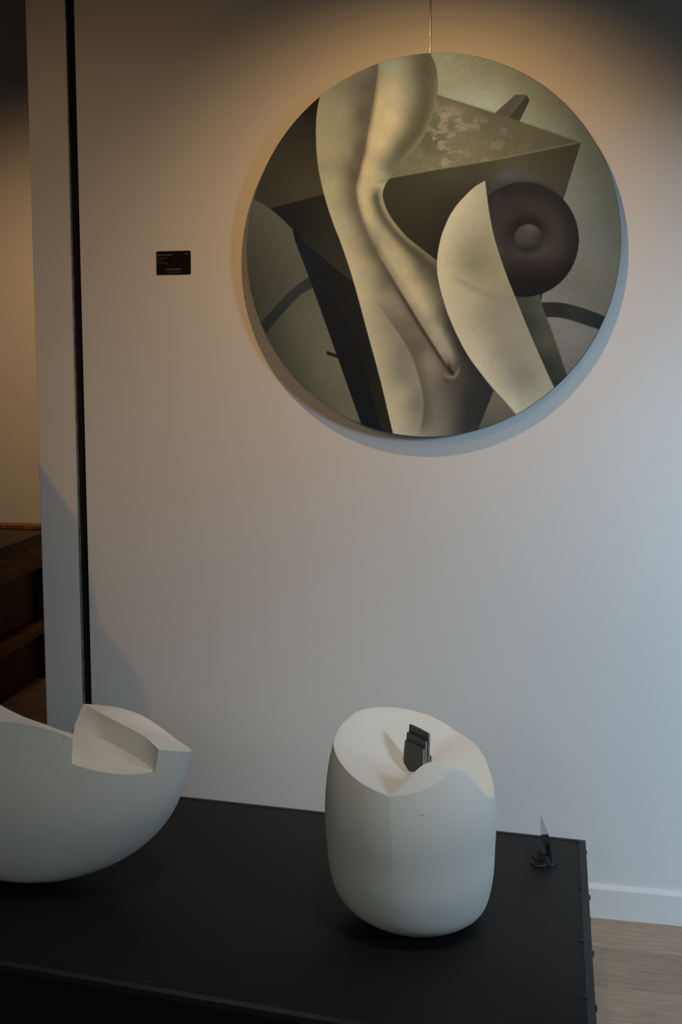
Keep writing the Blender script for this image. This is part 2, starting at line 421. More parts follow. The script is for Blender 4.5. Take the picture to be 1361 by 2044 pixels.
    S.stroke([(873,191),(1000,231),(1159,285)], (82,76,50), 2.2, 2.2, 0.6, taper=(0, 0), smooth=False)
    S.stroke([(776,356),(860,339),(1000,316),(1159,284)], (112,106,76), 2, 2, 0.55, taper=(0, 0), smooth=False)
    S.fill([(770,358),(860,341),(1000,318),(1159,285),(1126,391),(1112,440),(1060,700),(880,640),(740,500),(740,362)],
        [(800,370,(52,49,33)),(900,360,(60,55,39)),(850,420,(50,46,32)),(820,455,(44,41,29)),(900,345,(64,59,41)),(1000,335,(66,62,44)),(1100,320,(58,53,39)),(1130,310,(50,46,36)),(1060,340,(66,62,50)),
         (1010,352,(72,72,64)),(1110,370,(60,57,46)),(1060,350,(66,64,54)),(960,370,(54,51,39)),(900,410,(42,40,32)),(870,470,(38,34,26)),(860,505,(36,32,25)),(840,480,(44,39,28)),(1000,375,(60,58,50))], 24)
    S.stroke([(1159,285),(1126,391)], (40,37,30), 1.5, 0.5, 0.6, taper=(0, 0), smooth=False)
    # right arm band and post
    band = catmull([(1070,606),(1080.4,603.8),(1109.8,603.4),(1139,608),(1168.6,616.7),(1206.8,631.4),(1225,641)])
    band2 = catmull([(1215,668),(1195,657.8),(1171.5,649.9),(1142,640),(1118.6,634.3),(1092,632.8),(1070,634)])
    S.fill(np.vstack([band, band2]), [(1100,618,(38,37,33)),(1140,625,(42,42,40)),(1190,643,(30,34,36)),(1120,620,(34,34,31))], 26)
    S.fill([(1020,575),(1074.5,582),(1086,621),(1104,668),(1130.4,746),(1140,775),(1110,800),(1100,772),(1060,690)],
        [(1050,600,(56,60,50)),(1062,600,(60,64,54)),(1072,625,(66,66,54)),(1062,640,(50,54,46)),(1090,690,(68,66,54)),(1085,705,(52,54,46)),(1110,745,(50,50,42)),(1105,740,(42,44,38)),(1120,760,(40,42,38))], 14)
    # ball
    t = np.linspace(0, 2*np.pi, 90)[:-1]
    idx, a = S.fill(np.c_[1045+110*np.cos(t), 478+114.6*np.sin(t)], [(1045,478,(40,36,32))], 60)
    xx, yy = x[idx], y[idx]
    u = (xx-1045)/110; v = (yy-478)/114.6; r = np.hypot(u, v); ang = np.arctan2(v, u)
    rn = np.hypot(xx-1054.5, yy-474)
    base = np.array((35,32,30))
    ring = np.exp(-((r-0.55)/0.27)**2)*(0.65+0.35*np.cos(ang-0.35))
    ring2 = np.exp(-((r-0.5)/0.22)**2)*np.clip(np.cos(ang-2.9), 0, 1)
    edge = np.clip((r-0.75)/0.25, 0, 1)
    low = np.clip((v-0.25)/0.45, 0, 1)
    col = base[None]*np.ones((len(xx), 1))
    col = col+ring[:, None]*np.array((21,17,13))+ring2[:, None]*np.array((12,10,8))
    halo = np.exp(-((rn-33)/13)**2)*np.clip(-np.sin(np.arctan2(yy-474, xx-1054.5))+0.1, 0, 1)
    col = col*(1-0.35*halo[:, None])
    halo2 = np.exp(-((rn-38)/10)**2)*np.clip(np.sin(np.arctan2(yy-474, xx-1054.5)), 0, 1)
    col = col+halo2[:, None]*np.array((16,14,12))
    col = col*(1-0.6*edge[:, None])+np.array((20,22,28))*0.6*edge[:, None]
    col = col*(1-0.92*low[:, None])+np.array((21,20,20))*0.92*low[:, None]
    S.c[idx] = S.c[idx]*(1-a[:, None])+col*a[:, None]
    S.stroke([(985,372),(1005,366),(1048,363.6),(1090,372),(1125,400)], (34,37,44), 3, 5, 0.35)
    S.stroke([(1000,385),(985,405),(990,440)], (48,50,56), 12, 18, 0.45)
    idx, a = S.fill(np.c_[1054.5+27.3*np.cos(t), 474.2+26.8*np.sin(t)],
        [(1045,462,(68,62,54)),(1060,455,(82,74,62)),(1075,462,(60,54,46)),(1040,480,(62,56,50)),(1055,480,(62,56,48)),(1065,490,(46,43,38)),(1045,495,(40,38,35)),(1055,499,(32,31,29)),(1078,478,(44,40,34))], 9, 1.5)
    # figure
    FR = catmull(FIG_R); FL = catmull(FIG_L)
    fig = np.vstack([FL, [(860,900),(950,880)], [(950.5,866)], [(985,779.8)], [(957,741.6),(933.5,709),(913,671),(895,630),(883.5,594.6),(876,565),(872.3,538.8),(873,520)], FR[::-1]])
    idx, a = S.fill(fig, [
        (650,210,(140,122,86)),(640,260,(146,127,91)),(660,300,(152,132,95)),(645,340,(146,128,92)),(670,360,(158,139,101)),(665,400,(160,141,102)),(685,440,(164,144,106)),(690,480,(168,147,108)),
        (690,220,(136,120,88)),(715,200,(110,97,74)),(735,170,(104,90,68)),(710,250,(122,107,78)),(725,230,(98,85,64)),(705,300,(130,114,84)),(718,300,(98,85,63)),(700,370,(140,122,90)),(708,350,(108,94,70)),(705,410,(138,120,89)),(720,450,(140,122,92)),
        (765,140,(146,134,97)),(790,130,(152,140,104)),(780,180,(182,156,110)),(800,200,(166,147,108)),(820,150,(122,113,82)),(835,140,(106,93,68)),(850,130,(92,84,60)),
        (770,230,(198,167,115)),(790,240,(190,162,113)),(815,230,(134,119,86)),(835,240,(100,92,67)),(752,290,(196,166,114)),(775,290,(178,153,108)),(800,290,(120,110,80)),(738,340,(192,163,112)),(758,340,(158,141,104)),(775,335,(118,110,80)),
        (735,390,(182,158,114)),(740,420,(172,150,110)),(752,440,(164,144,106)),(775,470,(168,148,108)),(790,505,(172,150,110)),(815,540,(168,147,108)),(838,580,(162,142,106)),(858,620,(148,133,102)),(878,660,(140,127,100)),(892,695,(128,117,96)),
        (730,520,(150,132,98)),(745,500,(112,98,72)),(770,560,(110,97,74)),(710,520,(172,150,112)),(735,570,(160,141,108)),(755,600,(144,127,98)),(785,620,(124,110,86)),(810,650,(100,89,71)),(840,690,(92,83,68)),(800,660,(116,103,82)),
        (720,580,(172,152,115)),(730,620,(166,148,114)),(745,680,(160,143,110)),(765,640,(136,122,94)),(760,740,(156,140,110)),(775,700,(140,127,100)),(790,720,(122,112,90)),(800,750,(116,108,88)),(785,800,(158,144,114)),(810,790,(140,130,104)),(825,800,(112,105,86)),(800,850,(160,146,118)),(825,850,(134,124,102)),
        (835,730,(122,110,91)),(850,760,(116,105,90)),(870,800,(100,92,80)),(855,840,(110,101,86)),(890,840,(96,89,77)),(870,865,(116,106,92)),(920,850,(56,53,47)),(940,850,(46,46,43)),(900,800,(78,72,62)),(930,800,(48,45,40)),(950,780,(42,41,38)),(970,790,(38,38,37)),
        (930,745,(54,51,46)),(915,720,(62,58,50)),(905,690,(68,63,54)),(890,655,(78,71,58)),(880,620,(86,78,62)),(870,580,(96,86,66)),(868,550,(72,66,48)),(845,530,(84,77,56)),(860,525,(104,93,68)),(830,500,(112,99,70)),(880,770,(88,80,68))], 13)
    mk = np.zeros(len(x)); mk[idx] = a
    fold = [(753,132),(750,160),(744,200),(735,250),(726,300),(716,345),(709,375),(712,405),(722,440),(737,475),(757,515),(783,560),(808,600),(838,650),(868,697),(890,730),(903,747)]
    S.stroke(fold[:9], (78,66,50), 22, 2.6, 0.72, mk, (0, 0.2))
    S.stroke(fold[6:], (80,68,53), 14, 3.2, 0.68, mk, (0.15, 0))
    S.stroke(fold[10:], (44,39,32), 4, 2.6, 0.85, mk, (0.5, 0))
    S.stroke([(762,150),(757,200),(748,250),(738,300),(727,345),(722,380),(725,410),(736,440),(752,475)], (208,176,122), 6, 15, 0.6, mk)
    S.stroke([(752,470),(772,505),(800,548),(830,592),(856,635)], (180,158,118), 8, 14, 0.65, mk)
    S.stroke([(856,635),(878,670),(895,700),(906,730)], (150,137,110), 7, 9, 0.55, mk, (0.3, 0.2))
    S.stroke([(850,115),(853,150),(852,185),(846,225),(832,262),(808,296),(786,325),(772,345)], (78,71,50), 20, 9, 0.75, mk, (0, 0.2))
    S.stroke(FIG_R[2:10], (122,114,82), 7, 3, 0.75, mk, (0.3, 0.1))
    S.stroke([(776,359),(760,362),(745,366)], (110,102,74), 2, 2, 0.3, mk, (0, 0.5))
    S.stroke([(756,372),(752,392),(757,415),(770,440),(792,468),(820,496),(850,522),(874,540)], (66,61,44), 12, 7, 0.8, mk, (0.1, 0))
    S.stroke(FIG_R[11:19], (128,114,80), 4, 3, 0.6, mk, (0.1, 0.1))
    # lower right shade against the leaf
    S.stroke([(874,550),(885,590),(902,640),(925,690),(955,735),(985,775)], (44,43,39), 3, 18, 0.7, mk, (0.1, 0))
    S.stroke([(960,770),(950,810),(938,860)], (40,42,42), 20, 25, 0.6, mk, (0, 0))
    # notch lip
    S.stroke([(882,742),(892,751),(904,753),(913,744),(915,728)], (120,110,90), 3.5, 3.5, 0.7, mk, (0.3, 0.3))
    S.stroke([(880,752),(895,762),(912,762),(922,748)], (58,53,46), 5, 5, 0.5, mk, (0.3, 0.3))
    S.stroke([(893,722),(899,738),(904,745)], (28,26,22), 2.5, 2.5, 0.9, mk, (0.5, 0))
    # inner thigh curve
    th = [(745,600),(765,622),(785,650),(805,680),(822,712),(835,750),(843,785),(845,815),(842,845),(836,868)]
    S.stroke(th, (80,73,58), 1.2, 18, 0.8, mk, (0.4, 0.1))
    S.stroke(th, (132,119,96), 10, 1.2, 0.35, mk, (0.3, 0.1))
    # leaf
    S.fill([(967.9,361),(975,367),(986,381),(972,393)], [(975,378,(54,51,41))], 20)
    leaf = np.vstack([catmull(LEAF_L), catmull(LEAF_R)])
    idx, a = S.fill(leaf, [
        (965,370,(172,156,122)),(940,385,(182,164,128)),(915,415,(190,170,132)),(895,450,(194,172,132)),(885,490,(192,169,128)),(880,540,(188,166,126)),(890,590,(182,162,126)),(905,630,(178,160,127)),(930,680,(172,157,128)),
        (960,400,(168,152,118)),(935,430,(176,158,122)),(965,440,(160,145,112)),(920,480,(164,147,112)),(950,490,(140,127,95)),(975,490,(142,129,98)),(920,530,(150,136,102)),(945,530,(128,118,88)),(975,540,(138,125,93)),(1000,560,(140,127,98)),
        (905,555,(172,155,118)),(930,575,(162,147,114)),(950,590,(156,142,110)),(985,590,(136,124,98)),(1015,600,(132,120,98)),(930,620,(166,150,118)),(960,630,(142,130,104)),(990,640,(132,122,100)),(1030,640,(134,124,104)),
        (970,680,(150,139,114)),(1000,700,(132,123,104)),(1040,700,(130,122,104)),(960,710,(166,154,128)),(990,750,(158,149,126)),(1020,760,(132,126,110)),(1050,750,(118,114,100)),(1080,760,(136,130,112)),(1040,790,(142,137,120)),(1020,800,(168,160,136)),(1040,815,(160,154,132)),(1085,775,(142,136,118)),(1065,730,(132,125,108))], 17)
    mk = np.zeros(len(x)); mk[idx] = a
    S.stroke([(900,545),(925,560),(955,575),(990,586),(1024,591)], (118,108,84), 9, 1.2, 0.55, mk, (0.35, 0))
    S.stroke(LEAF_L[1:11], (196,176,138), 16, 16, 0.35, mk, (0.1, 0.1))
    S.stroke([(900,549),(925,564),(955,579),(990,590),(1024,595)], (170,154,122), 1.2, 6, 0.25, mk, (0.4, 0.2))
    S.stroke(LEAF_R[1:], (172,160,132), 1.2, 2.0, 0.35, mk, (0.1, 0.1))
    # canvas tooth
    g = value_noise(x, y*1.0, 1.9, 9)-0.5; g2 = value_noise(x, y, 7, 11)-0.5; g3 = value_noise(x, y, 22, 12)-0.5
    top = np.clip((230-y)/120, 0, 1)*np.clip((x-820)/40, 0, 1)
    S.c *= (1+(0.05+0.10*top)*g+0.03*g2+0.02*g3)[:, None]
    return np.clip(S.c, 3, 255)

ILLUM = None  # light falling on the canvas, divided out of the photographed tones (see colour_of)
def light_on_canvas(x, y):
    u = (x-866)/375; v = (y-488)/382
    basis = [np.ones_like(u), u, v, u*u, u*v, v*v, u**3, u*u*v, u*v*v, v**3]
    return np.stack([sum(c*b for c, b in zip(ch, basis)) for ch in ILL], -1)
ILL = [[0.7315, 0.0711, -0.3442, -0.2384, 0.0083, -0.1446, -0.0388, 0.3869, 0.0307, 0.2788], [0.4983, 0.0891, -0.1249, -0.1175, 0.0536, -0.0835, -0.0186, 0.2366, 0.0089, 0.155], [0.3097, 0.1046, 0.0519, -0.0243, 0.0893, -0.0384, -0.0031, 0.1107, -0.0101, 0.0529]]   #ILLUM_TABLE

def build_painting():
    N = 560
    g = np.linspace(-1, 1, N+1)
    U, V = np.meshgrid(g, g)
    X = U*np.sqrt(1-V*V/2)*PR; Z = V*np.sqrt(1-U*U/2)*PR
    X = X.ravel(); Z = Z.ravel(); n = len(X)
    co = np.c_[X, np.zeros(n), Z]
    px, py = project(co+np.array([PX, -PD, PZ]))
    rgb = paint(px, py)/255
    lin = np.where(rgb <= 0.04045, rgb/12.92, ((rgb+0.055)/1.055)**2.4)
    alb = np.clip(lin/np.clip(light_on_canvas(px, py), 0.02, None), 0.002, 0.9)
    i = np.arange(N*(N+1)).reshape(N, N+1)[:, :-1].ravel()
    faces = np.c_[i, i+1, i+N+2, i+N+1]
    me = bpy.data.meshes.new('canvas')
    me.vertices.add(n); me.vertices.foreach_set('co', co.ravel())
    me.loops.add(len(faces)*4); me.loops.foreach_set('vertex_index', faces.ravel())
    me.polygons.add(len(faces)); me.polygons.foreach_set('loop_start', np.arange(len(faces))*4)
    me.update(calc_edges=True)
    ca = me.color_attributes.new('paint', 'FLOAT_COLOR', 'POINT')
    ca.data.foreach_set('color', np.c_[alb, np.ones(n)].ravel())
    m = bpy.data.materials.new('oil_paint'); m.use_nodes = True
    nt = m.node_tree; b = nt.nodes['Principled BSDF']
    at = nt.nodes.new('ShaderNodeAttribute'); at.attribute_name = 'paint'
    nt.links.new(at.outputs['Color'], b.inputs['Base Color'])
    b.inputs['Roughness'].default_value = 0.5; b.inputs['Specular IOR Level'].default_value = 0.12
    no = nt.nodes.new('ShaderNodeTexNoise'); no.inputs['Scale'].default_value = 420
    tc = nt.nodes.new('ShaderNodeTexCoord'); nt.links.new(tc.outputs['Object'], no.inputs['Vector'])
    bp = nt.nodes.new('ShaderNodeBump'); bp.inputs['Strength'].default_value = 0.25; bp.inputs['Distance'].default_value = 0.0006
    nt.links.new(no.outputs['Fac'], bp.inputs['Height']); nt.links.new(bp.outputs[0], b.inputs['Normal'])
    me.materials.append(m)
    root = empty('round_painting', (PX, 0, PZ), 'large round painting of interlocking body-like curves, blades and a dark ball in grey and ochre', 'painting')
    o = bpy.data.objects.new('canvas', me); C.objects.link(o); o.location = (0, -PD, 0); o.parent = root
    # stretcher rim
    prof = [(PR-0.0005, -PD), (PR+0.0008, -PD+0.001), (PR+0.001, -PD+0.003), (PR+0.001, -0.012), (PR-0.003, -0.010), (PR-0.03, -0.010)]
    K = 180; vs_ = []; fs = []
    for k in range(K):
        a = 2*math.pi*k/K
        for r, y_ in prof: vs_.append((r*math.cos(a), y_, r*math.sin(a)))
    q = len(prof)
    for k in range(K):
        for j in range(q-1): fs.append((k*q+j, k*q+j+1, ((k+1) % K)*q+j+1, ((k+1) % K)*q+j))
    mesh_obj('stretcher_rim', vs_, fs, M['canvas_edge'], root, True, 40)
    # small wooden battens to the wall behind the canvas
    for s in (-1, 1):
        bm = bmesh.new(); add_box(bm, (s*0.28-0.02, -PD+0.004, -0.3), (s*0.28+0.02, -0.001, 0.3)); bm_obj('batten', bm, M['canvas_edge'], root)
build_painting()

# hanging rod from the ceiling rail to the painting
root = empty('hanging_rod', (-0.4735, -0.02, ZC-0.01), 'thin polished steel rod dropping from above to the top of the round painting', 'rod')
bm = bmesh.new(); add_tube(bm, [(0, 0, 0), (0.0005, 0, -0.35), (0.001, 0, 2.452-ZC), (0.0012, 0.004, 2.43-ZC)], 0.0021, 10)
bm_obj('rod', bm, M['steel'], root, True, 60)
bm = bmesh.new(); add_box(bm, (-0.012, -0.008, -0.012), (0.012, 0.02, 0.01), 0.003); bm_obj('ceiling_clip', bm, M['steel'], root)
bm = bmesh.new(); add_box(bm, (-0.006, -0.001, 2.415-ZC), (0.008, 0.012, 2.444-ZC), 0.002); bm_obj('hook', bm, M['steel'], root)

# ------------------------------------------------------------------ wall label
def rounded_rect(w, h, r, n=6):
    pts = []
    for cx, cy, a0 in ((w/2-r, h/2-r, 0), (-w/2+r, h/2-r, 90), (-w/2+r, -h/2+r, 180), (w/2-r, -h/2+r, 270)):
        for k in range(n+1):
            a = math.radians(a0+90*k/n); pts.append((cx+r*math.cos(a), cy+r*math.sin(a)))
    return pts
def text_mesh(body, size, align='LEFT', bold=0.0):
    cu = bpy.data.curves.new('lettering', 'FONT'); cu.body = body; cu.size = size; cu.align_x = align; cu.extrude = 0.00008
    cu.offset = bold
    o = bpy.data.objects.new('lettering', cu); C.objects.link(o)
    bpy.context.view_layer.update()
    me = bpy.data.meshes.new_from_object(o.evaluated_get(bpy.context.evaluated_depsgraph_get()))
    bpy.data.objects.remove(o); return me
lab = empty('wall_label', (-1.238, 0, 1.9045), 'small black card label with grey print on the wall, left of the painting', 'label')
bm = bmesh.new(); rr = rounded_rect(0.1068, 0.0692, 0.004)
add_prism(bm, [(x_, -0.0004, z_) for x_, z_ in rr], [(x_, -0.003, z_) for x_, z_ in rr]); bm_obj('card', bm, M['card'], lab)
for body, size, x_, z_, al, bo in (('Roman Prunster', 0.0068, -0.0505, 0.0215, 'LEFT', 0.0001), ('98001', 0.0052, 0.0480, 0.0240, 'RIGHT', 0),
        ('Fragment n. 15', 0.0050, -0.0500, 0.0125, 'LEFT', 0), ('2016, olio', 0.0042, -0.0500, 0.0030, 'LEFT', 0), ('diam. cm 100x100', 0.0042, -0.0500, -0.0027, 'LEFT', 0),
        ('IN ARTE VERITAS', 0.0066, 0.0, -0.0215, 'CENTER', 0.00012), ('www.inarteveritas.com', 0.0043, 0.0, -0.0285, 'CENTER', 0)):
    me = text_mesh(body, size, al, bo); me.materials.clear(); me.materials.append(M['print'])
    o = bpy.data.objects.new('lettering', me); C.objects.link(o); o.parent = lab
    o.location = (x_, -0.0031, z_); o.rotation_euler = (math.pi/2, 0, 0)

# ------------------------------------------------------------------ black plinth
H = 0.35
BR = on_z(1168, 1678, H); BL0 = on_z(360, 1590, H); FR0 = on_z(1190, 2044, H); FL0 = on_z(0, 1926, H); FM = on_z(600, 2030, H)
def meet(a, b, c, d):
    a, b, c, d = [np.array(v[:2]) for v in (a, b, c, d)]
    t = np.linalg.solve(np.c_[b-a, -(d-c)], c-a); return a+(b-a)*t[0]
fr = meet(BR, FR0, FL0, FM)
def along(a, b, x):
    a, b = np.array(a[:2]), np.array(b[:2]); t = (x-a[0])/(b[0]-a[0]); return a+(b-a)*t
bl = along(BR, BL0, -1.86); fl = along(FL0, FM, -1.83)
foot = [bl, fl, fr, BR[:2]]
cen = sum(foot)/4
pl = empty('plinth', (cen[0], cen[1], 0), 'long low black display plinth with a taped lid, carrying the two white sculptures', 'plinth')
def ring(pts, d, z):
    out = []
    for p in pts:
        v = np.array(p)-cen; l = np.linalg.norm(v); q = cen+v*(1-d/l); out.append((q[0]-cen[0], q[1]-cen[1], z))
    return out
bm = bmesh.new(); add_prism(bm, ring(foot, 0.012, 0.0), ring(foot, 0.012, H-0.022)); bm_obj('plinth_body', bm, M['black'], pl)
bm = bmesh.new(); add_prism(bm, ring(foot, 0, H-0.022), ring(foot, 0, H), 0.0035, 3); bm_obj('lid', bm, M['black'], pl, True, 40)
def local(p, dz=0): return (p[0]-cen[0], p[1]-cen[1], p[2]+dz)
# tape strips along the right, back and front edges of the lid
def strip_on_lid(name, a, b, w, t=0.0007):
    a = np.array([a[0], a[1]]); b = np.array([b[0], b[1]]); d = (b-a)/np.linalg.norm(b-a); n_ = np.array([-d[1], d[0]])
    if np.dot(n_, cen-a) < 0: n_ = -n_
    K = 40; vs_ = []; fs = []
    for k in range(K+1):
        p = a+(b-a)*k/K; j = rnd.uniform(-0.0006, 0.0006); bumpz = rnd.uniform(0, 0.0004)
        for q, z in ((p-n_*0.0006, H-0.012), (p-n_*0.0006, H+t), (p+n_*(w+j), H+t+bumpz), (p+n_*(w+j), H-0.0005)):
            vs_.append((q[0]-cen[0], q[1]-cen[1], z))
    for k in range(K):
        for j in range(3): fs.append((k*4+j, k*4+j+1, k*4+j+5, k*4+j+4))
    return mesh_obj(name, vs_, fs, M['tape'], pl)
strip_on_lid('tape_strip', BR, fr, 0.0165)
strip_on_lid('tape_strip', bl, BR, 0.012)
strip_on_lid('tape_strip', fl, fr, 0.016)
# crumpled tape knots on the seam and bumps on the outer edge
def lump(name, p, s, m, parent, seed):
    r_ = random.Random(seed); bm = bmesh.new()
    bmesh.ops.create_icosphere(bm, subdivisions=2, radius=1)
    for v in bm.verts:
        f = r_.uniform(0.7, 1.25); v.co = Vector((v.co.x*s[0]*f, v.co.y*s[1]*f, v.co.z*s[2]*f)) + Vector(tuple(map(float, p)))
    return bm_obj(name, bm, m, parent)
for i, (x_, y_) in enumerate([(1153,1679),(1160,1771),(1163,1878),(1169,1989)]):
    p = on_z(x_, y_, H+0.001); lump('tape_crease', local(p), (0.007, 0.006, 0.0016), M['tape'], pl, 10+i)
for i, (x_, y_) in enumerate([(1170,1702),(1176.5,1792),(1184,1904),(1190,2012)]):
    p = on_z(x_, y_, H-0.004); lump('edge_bump', local(p), (0.0022, 0.012, 0.005), M['tape'], pl, 30+i)
for i, (x_, y_) in enumerate([(209,1882),(213,1890),(219,1897),(499,1613),(1059,1904),(303,1985),(300,2003),(294,2015),(785,1995),(1153,1885),(450,1800)]):
    p = on_z(x_, y_, H+0.0003) if not 1960 < y_ < 2020 or x_ > 700 else on_z(x_, min(y_, 1960), H+0.0003)
    s_ = rnd.uniform(0.0007, 0.0016); lump('dust_fleck', local(p), (s_, s_, s_*0.4), M['dust'], pl, 60+i)

# ------------------------------------------------------------------ egg-shaped white sculpture
def hermite(zk, v, z):
    zk = np.array(zk); v = np.array(v); m = np.gradient(v, zk); z = np.asarray(z, float)
    i = np.clip(np.searchsorted(zk, z)-1, 0, len(zk)-2); hh = zk[i+1]-zk[i]; t = (z-zk[i])/hh
    return (2*t**3-3*t**2+1)*v[i]+(t**3-2*t**2+t)*hh*m[i]+(-2*t**3+3*t**2)*v[i+1]+(t**3-t**2)*hh*m[i+1]
def spline(zk, v, z):
    """natural cubic spline run over sqrt(z), so the round foot of a body stays round"""
    X = np.sqrt(np.array(zk, float)); v = np.array(v, float); n = len(X); h = np.diff(X)
    A_ = np.eye(n); r = np.zeros(n)
    for i in range(1, n-1):
        A_[i, i-1], A_[i, i], A_[i, i+1] = h[i-1], 2*(h[i-1]+h[i]), h[i]; r[i] = 6*((v[i+1]-v[i])/h[i]-(v[i]-v[i-1])/h[i-1])
    m2 = np.linalg.solve(A_, r); t = np.sqrt(np.maximum(np.asarray(z, float), 0)); i = np.clip(np.searchsorted(X, t)-1, 0, n-2)
    a = X[i+1]-t; b = t-X[i]; hh = h[i]
    return m2[i]*a**3/(6*hh)+m2[i+1]*b**3/(6*hh)+(v[i]/hh-m2[i]*hh/6)*a+(v[i+1]/hh-m2[i+1]*hh/6)*b
EZ = [0,.012,.035,.07,.12,.18,.25,.32,.40,.46]
ER = [.090,.1235,.154,.174,.185,.189,.192,.185,.163,.136]
ES = [.016,.0155,.009,.001,-.003,-.005,-.006,-.009,-.0165,-.022]
ECX, ECY = -0.3789, -0.8314
RIM = [(-176.7,.4135),(-171.9,.4085),(-150.5,.394),(-138,.383),(-126,.371),(-116,.361),(-103.6,.352),(-92.8,.344),(-79,.351),(-66.3,.362),(-56,.374),(-44.2,.392),(-37,.382),(-29.6,.361),(-24.5,.339),(-18.6,.316),(-12.3,.303),
       (-5,.298),(3,.305),(10,.328),(18,.355),(30.5,.376),(43.3,.386),(56.7,.396),(66.3,.411),(77.9,.423),(95.3,.435),(114.5,.443),(130.5,.446),(149.3,.444),(166,.431)]
def periodic(tab, a):
    A = np.array([t[0] for t in tab], float); Z = np.array([t[1] for t in tab], float)
    A = np.r_[A-360, A, A+360]; Z = np.r_[Z, Z, Z]
    return hermite(A, Z, a)
def plan(a, z):
    """vertical crease at -92.8 degrees: the surface turns there with a soft corner"""
    d = (a+92.8+180) % 360-180
    k = np.clip((z-0.06)/0.16, 0, 1)
    return 1+0.020*k*np.exp(-np.abs(d)/17.0)-0.006*k*np.exp(-((d+30)/22)**2)
def egg_point(a, z, s=1.0):
    r = spline(EZ, ER, z)*plan(a, z)*s; sh = spline(EZ, ES, z)
    return np.stack([sh+r*np.cos(np.radians(a)), r*np.sin(np.radians(a)), z+0*a], -1)
def build_egg():
    root = empty('egg_sculpture', (ECX, ECY, H+0.0016), 'pale barrel-shaped stone sculpture with dark slate slabs standing in its hollowed tilted top', 'sculpture')
    ang = np.unique(np.r_[np.arange(-180, 180, 2.0), -92.8, -44.2, -12.3])
    ang = ang[np.r_[True, np.diff(ang) > 0.5]]
    ang[np.argmin(np.abs(ang+92.8))] = -92.8; ang[np.argmin(np.abs(ang+44.2))] = -44.2
    n = len(ang); vs_ = []; fs = []
    # the rim corner at the crease and at the ridge end stay crisp
    A = np.array([t[0] for t in RIM], float); Zr = np.array([t[1] for t in RIM], float)
    i0 = list(A).index(-92.8); i1 = list(A).index(-44.2)
    hrim = np.empty(n)
    for k, a in enumerate(ang):
        if -92.8 <= a <= -44.2: hrim[k] = hermite(A[i0:i1+1], Zr[i0:i1+1], a)
        else:
            aa = a if a > -44.2 else a+360
            hrim[k] = hermite(np.r_[A[i1:], A[:i0+1]+360], np.r_[Zr[i1:], Zr[:i0+1]], aa)
    NZ = 40
    tt = np.linspace(0, 1, NZ)**1.5
    rows = []
    for t in tt:
        z = 0.0+(hrim)*t
        rows.append(egg_point(ang, z))
    # top surface rows: from rim inward
    zc = 0.331
    top_rows = []
    rim = rows[-1]
    ccx = spline(EZ, ES, 0.35); ctr = np.array([ccx+0.000, 0.015])
    # facet (lens) between rim and ridge for -92.8..-44.2
    u = np.clip((ang+92.8)/(92.8-44.2), 0, 1); lens = np.where((ang > -92.8) & (ang < -44.2), np.sin(np.pi*u**1.15)**0.8, 0)
    drop = 0.20*lens
    def dish(s):
        z = zc+(hrim-zc)*np.power(s, 1.12)
        xy = ctr+(rim[:, :2]-ctr)*np.reshape(s, (-1, 1))
        return np.column_stack([xy, z])
    # ridge row
    RS = 1-drop
    ridge = np.column_stack([ctr+(rim[:, :2]-ctr)*RS[:, None], hrim+0.042*lens*(1-0.15*u)])
    K = 4
    for k in range(1, K+1):
        f = k/K; p = rim*(1-f)+ridge*f; p[:, 2] += 0.004*np.sin(np.pi*f)*lens; top_rows.append(p)
    inner_s = RS-0.045*lens
    for k in range(1, 22):
        s = inner_s*(1-k/21.0*(1-0.02)) if k > 1 else inner_s
        p = dish(s)
        # thin shoulder behind the ridge
        sh = np.clip(1-(RS-s)/0.20, 0, 1)*lens
        p[:, 2] = p[:, 2]*(1-0.55*sh*(k < 9))+ridge[:, 2]*0.55*sh*(k < 9)
        top_rows.append(p)
    allrows = rows+top_rows
    for r_ in allrows:
        for p in r_: vs_.append(tuple(p))
    R_ = len(allrows)
    for j in range(R_-1):
        for k in range(n):
            k2 = (k+1) % n; fs.append((j*n+k, j*n+k2, (j+1)*n+k2, (j+1)*n+k))
    fs.append(tuple(range(n))[::-1]); fs.append(tuple((R_-1)*n+k for k in range(n)))
    o = mesh_obj('stone_body', vs_, fs, M['plaster'], root, True)
    me = o.data
    # sharp along the rim, the ridge, and softly along the crease
    at = me.attributes.new('sharp_edge', 'BOOLEAN', 'EDGE')
    kc = int(np.argmin(np.abs(ang+92.8))); ridge_row = NZ+K-1
    for e in me.edges:
        a, b = e.vertices; ra, ka = divmod(a, n); rb, kb = divmod(b, n)
        if ra == rb == NZ-1: at.data[e.index].value = True
        if ra == rb == ridge_row and (lens[ka] > 0 or lens[kb] > 0): at.data[e.index].value = True
        if ka == kb == kc and 14 < ra <= NZ and rb > 14: at.data[e.index].value = True
    return root, zc
egg, egg_zc = build_egg()
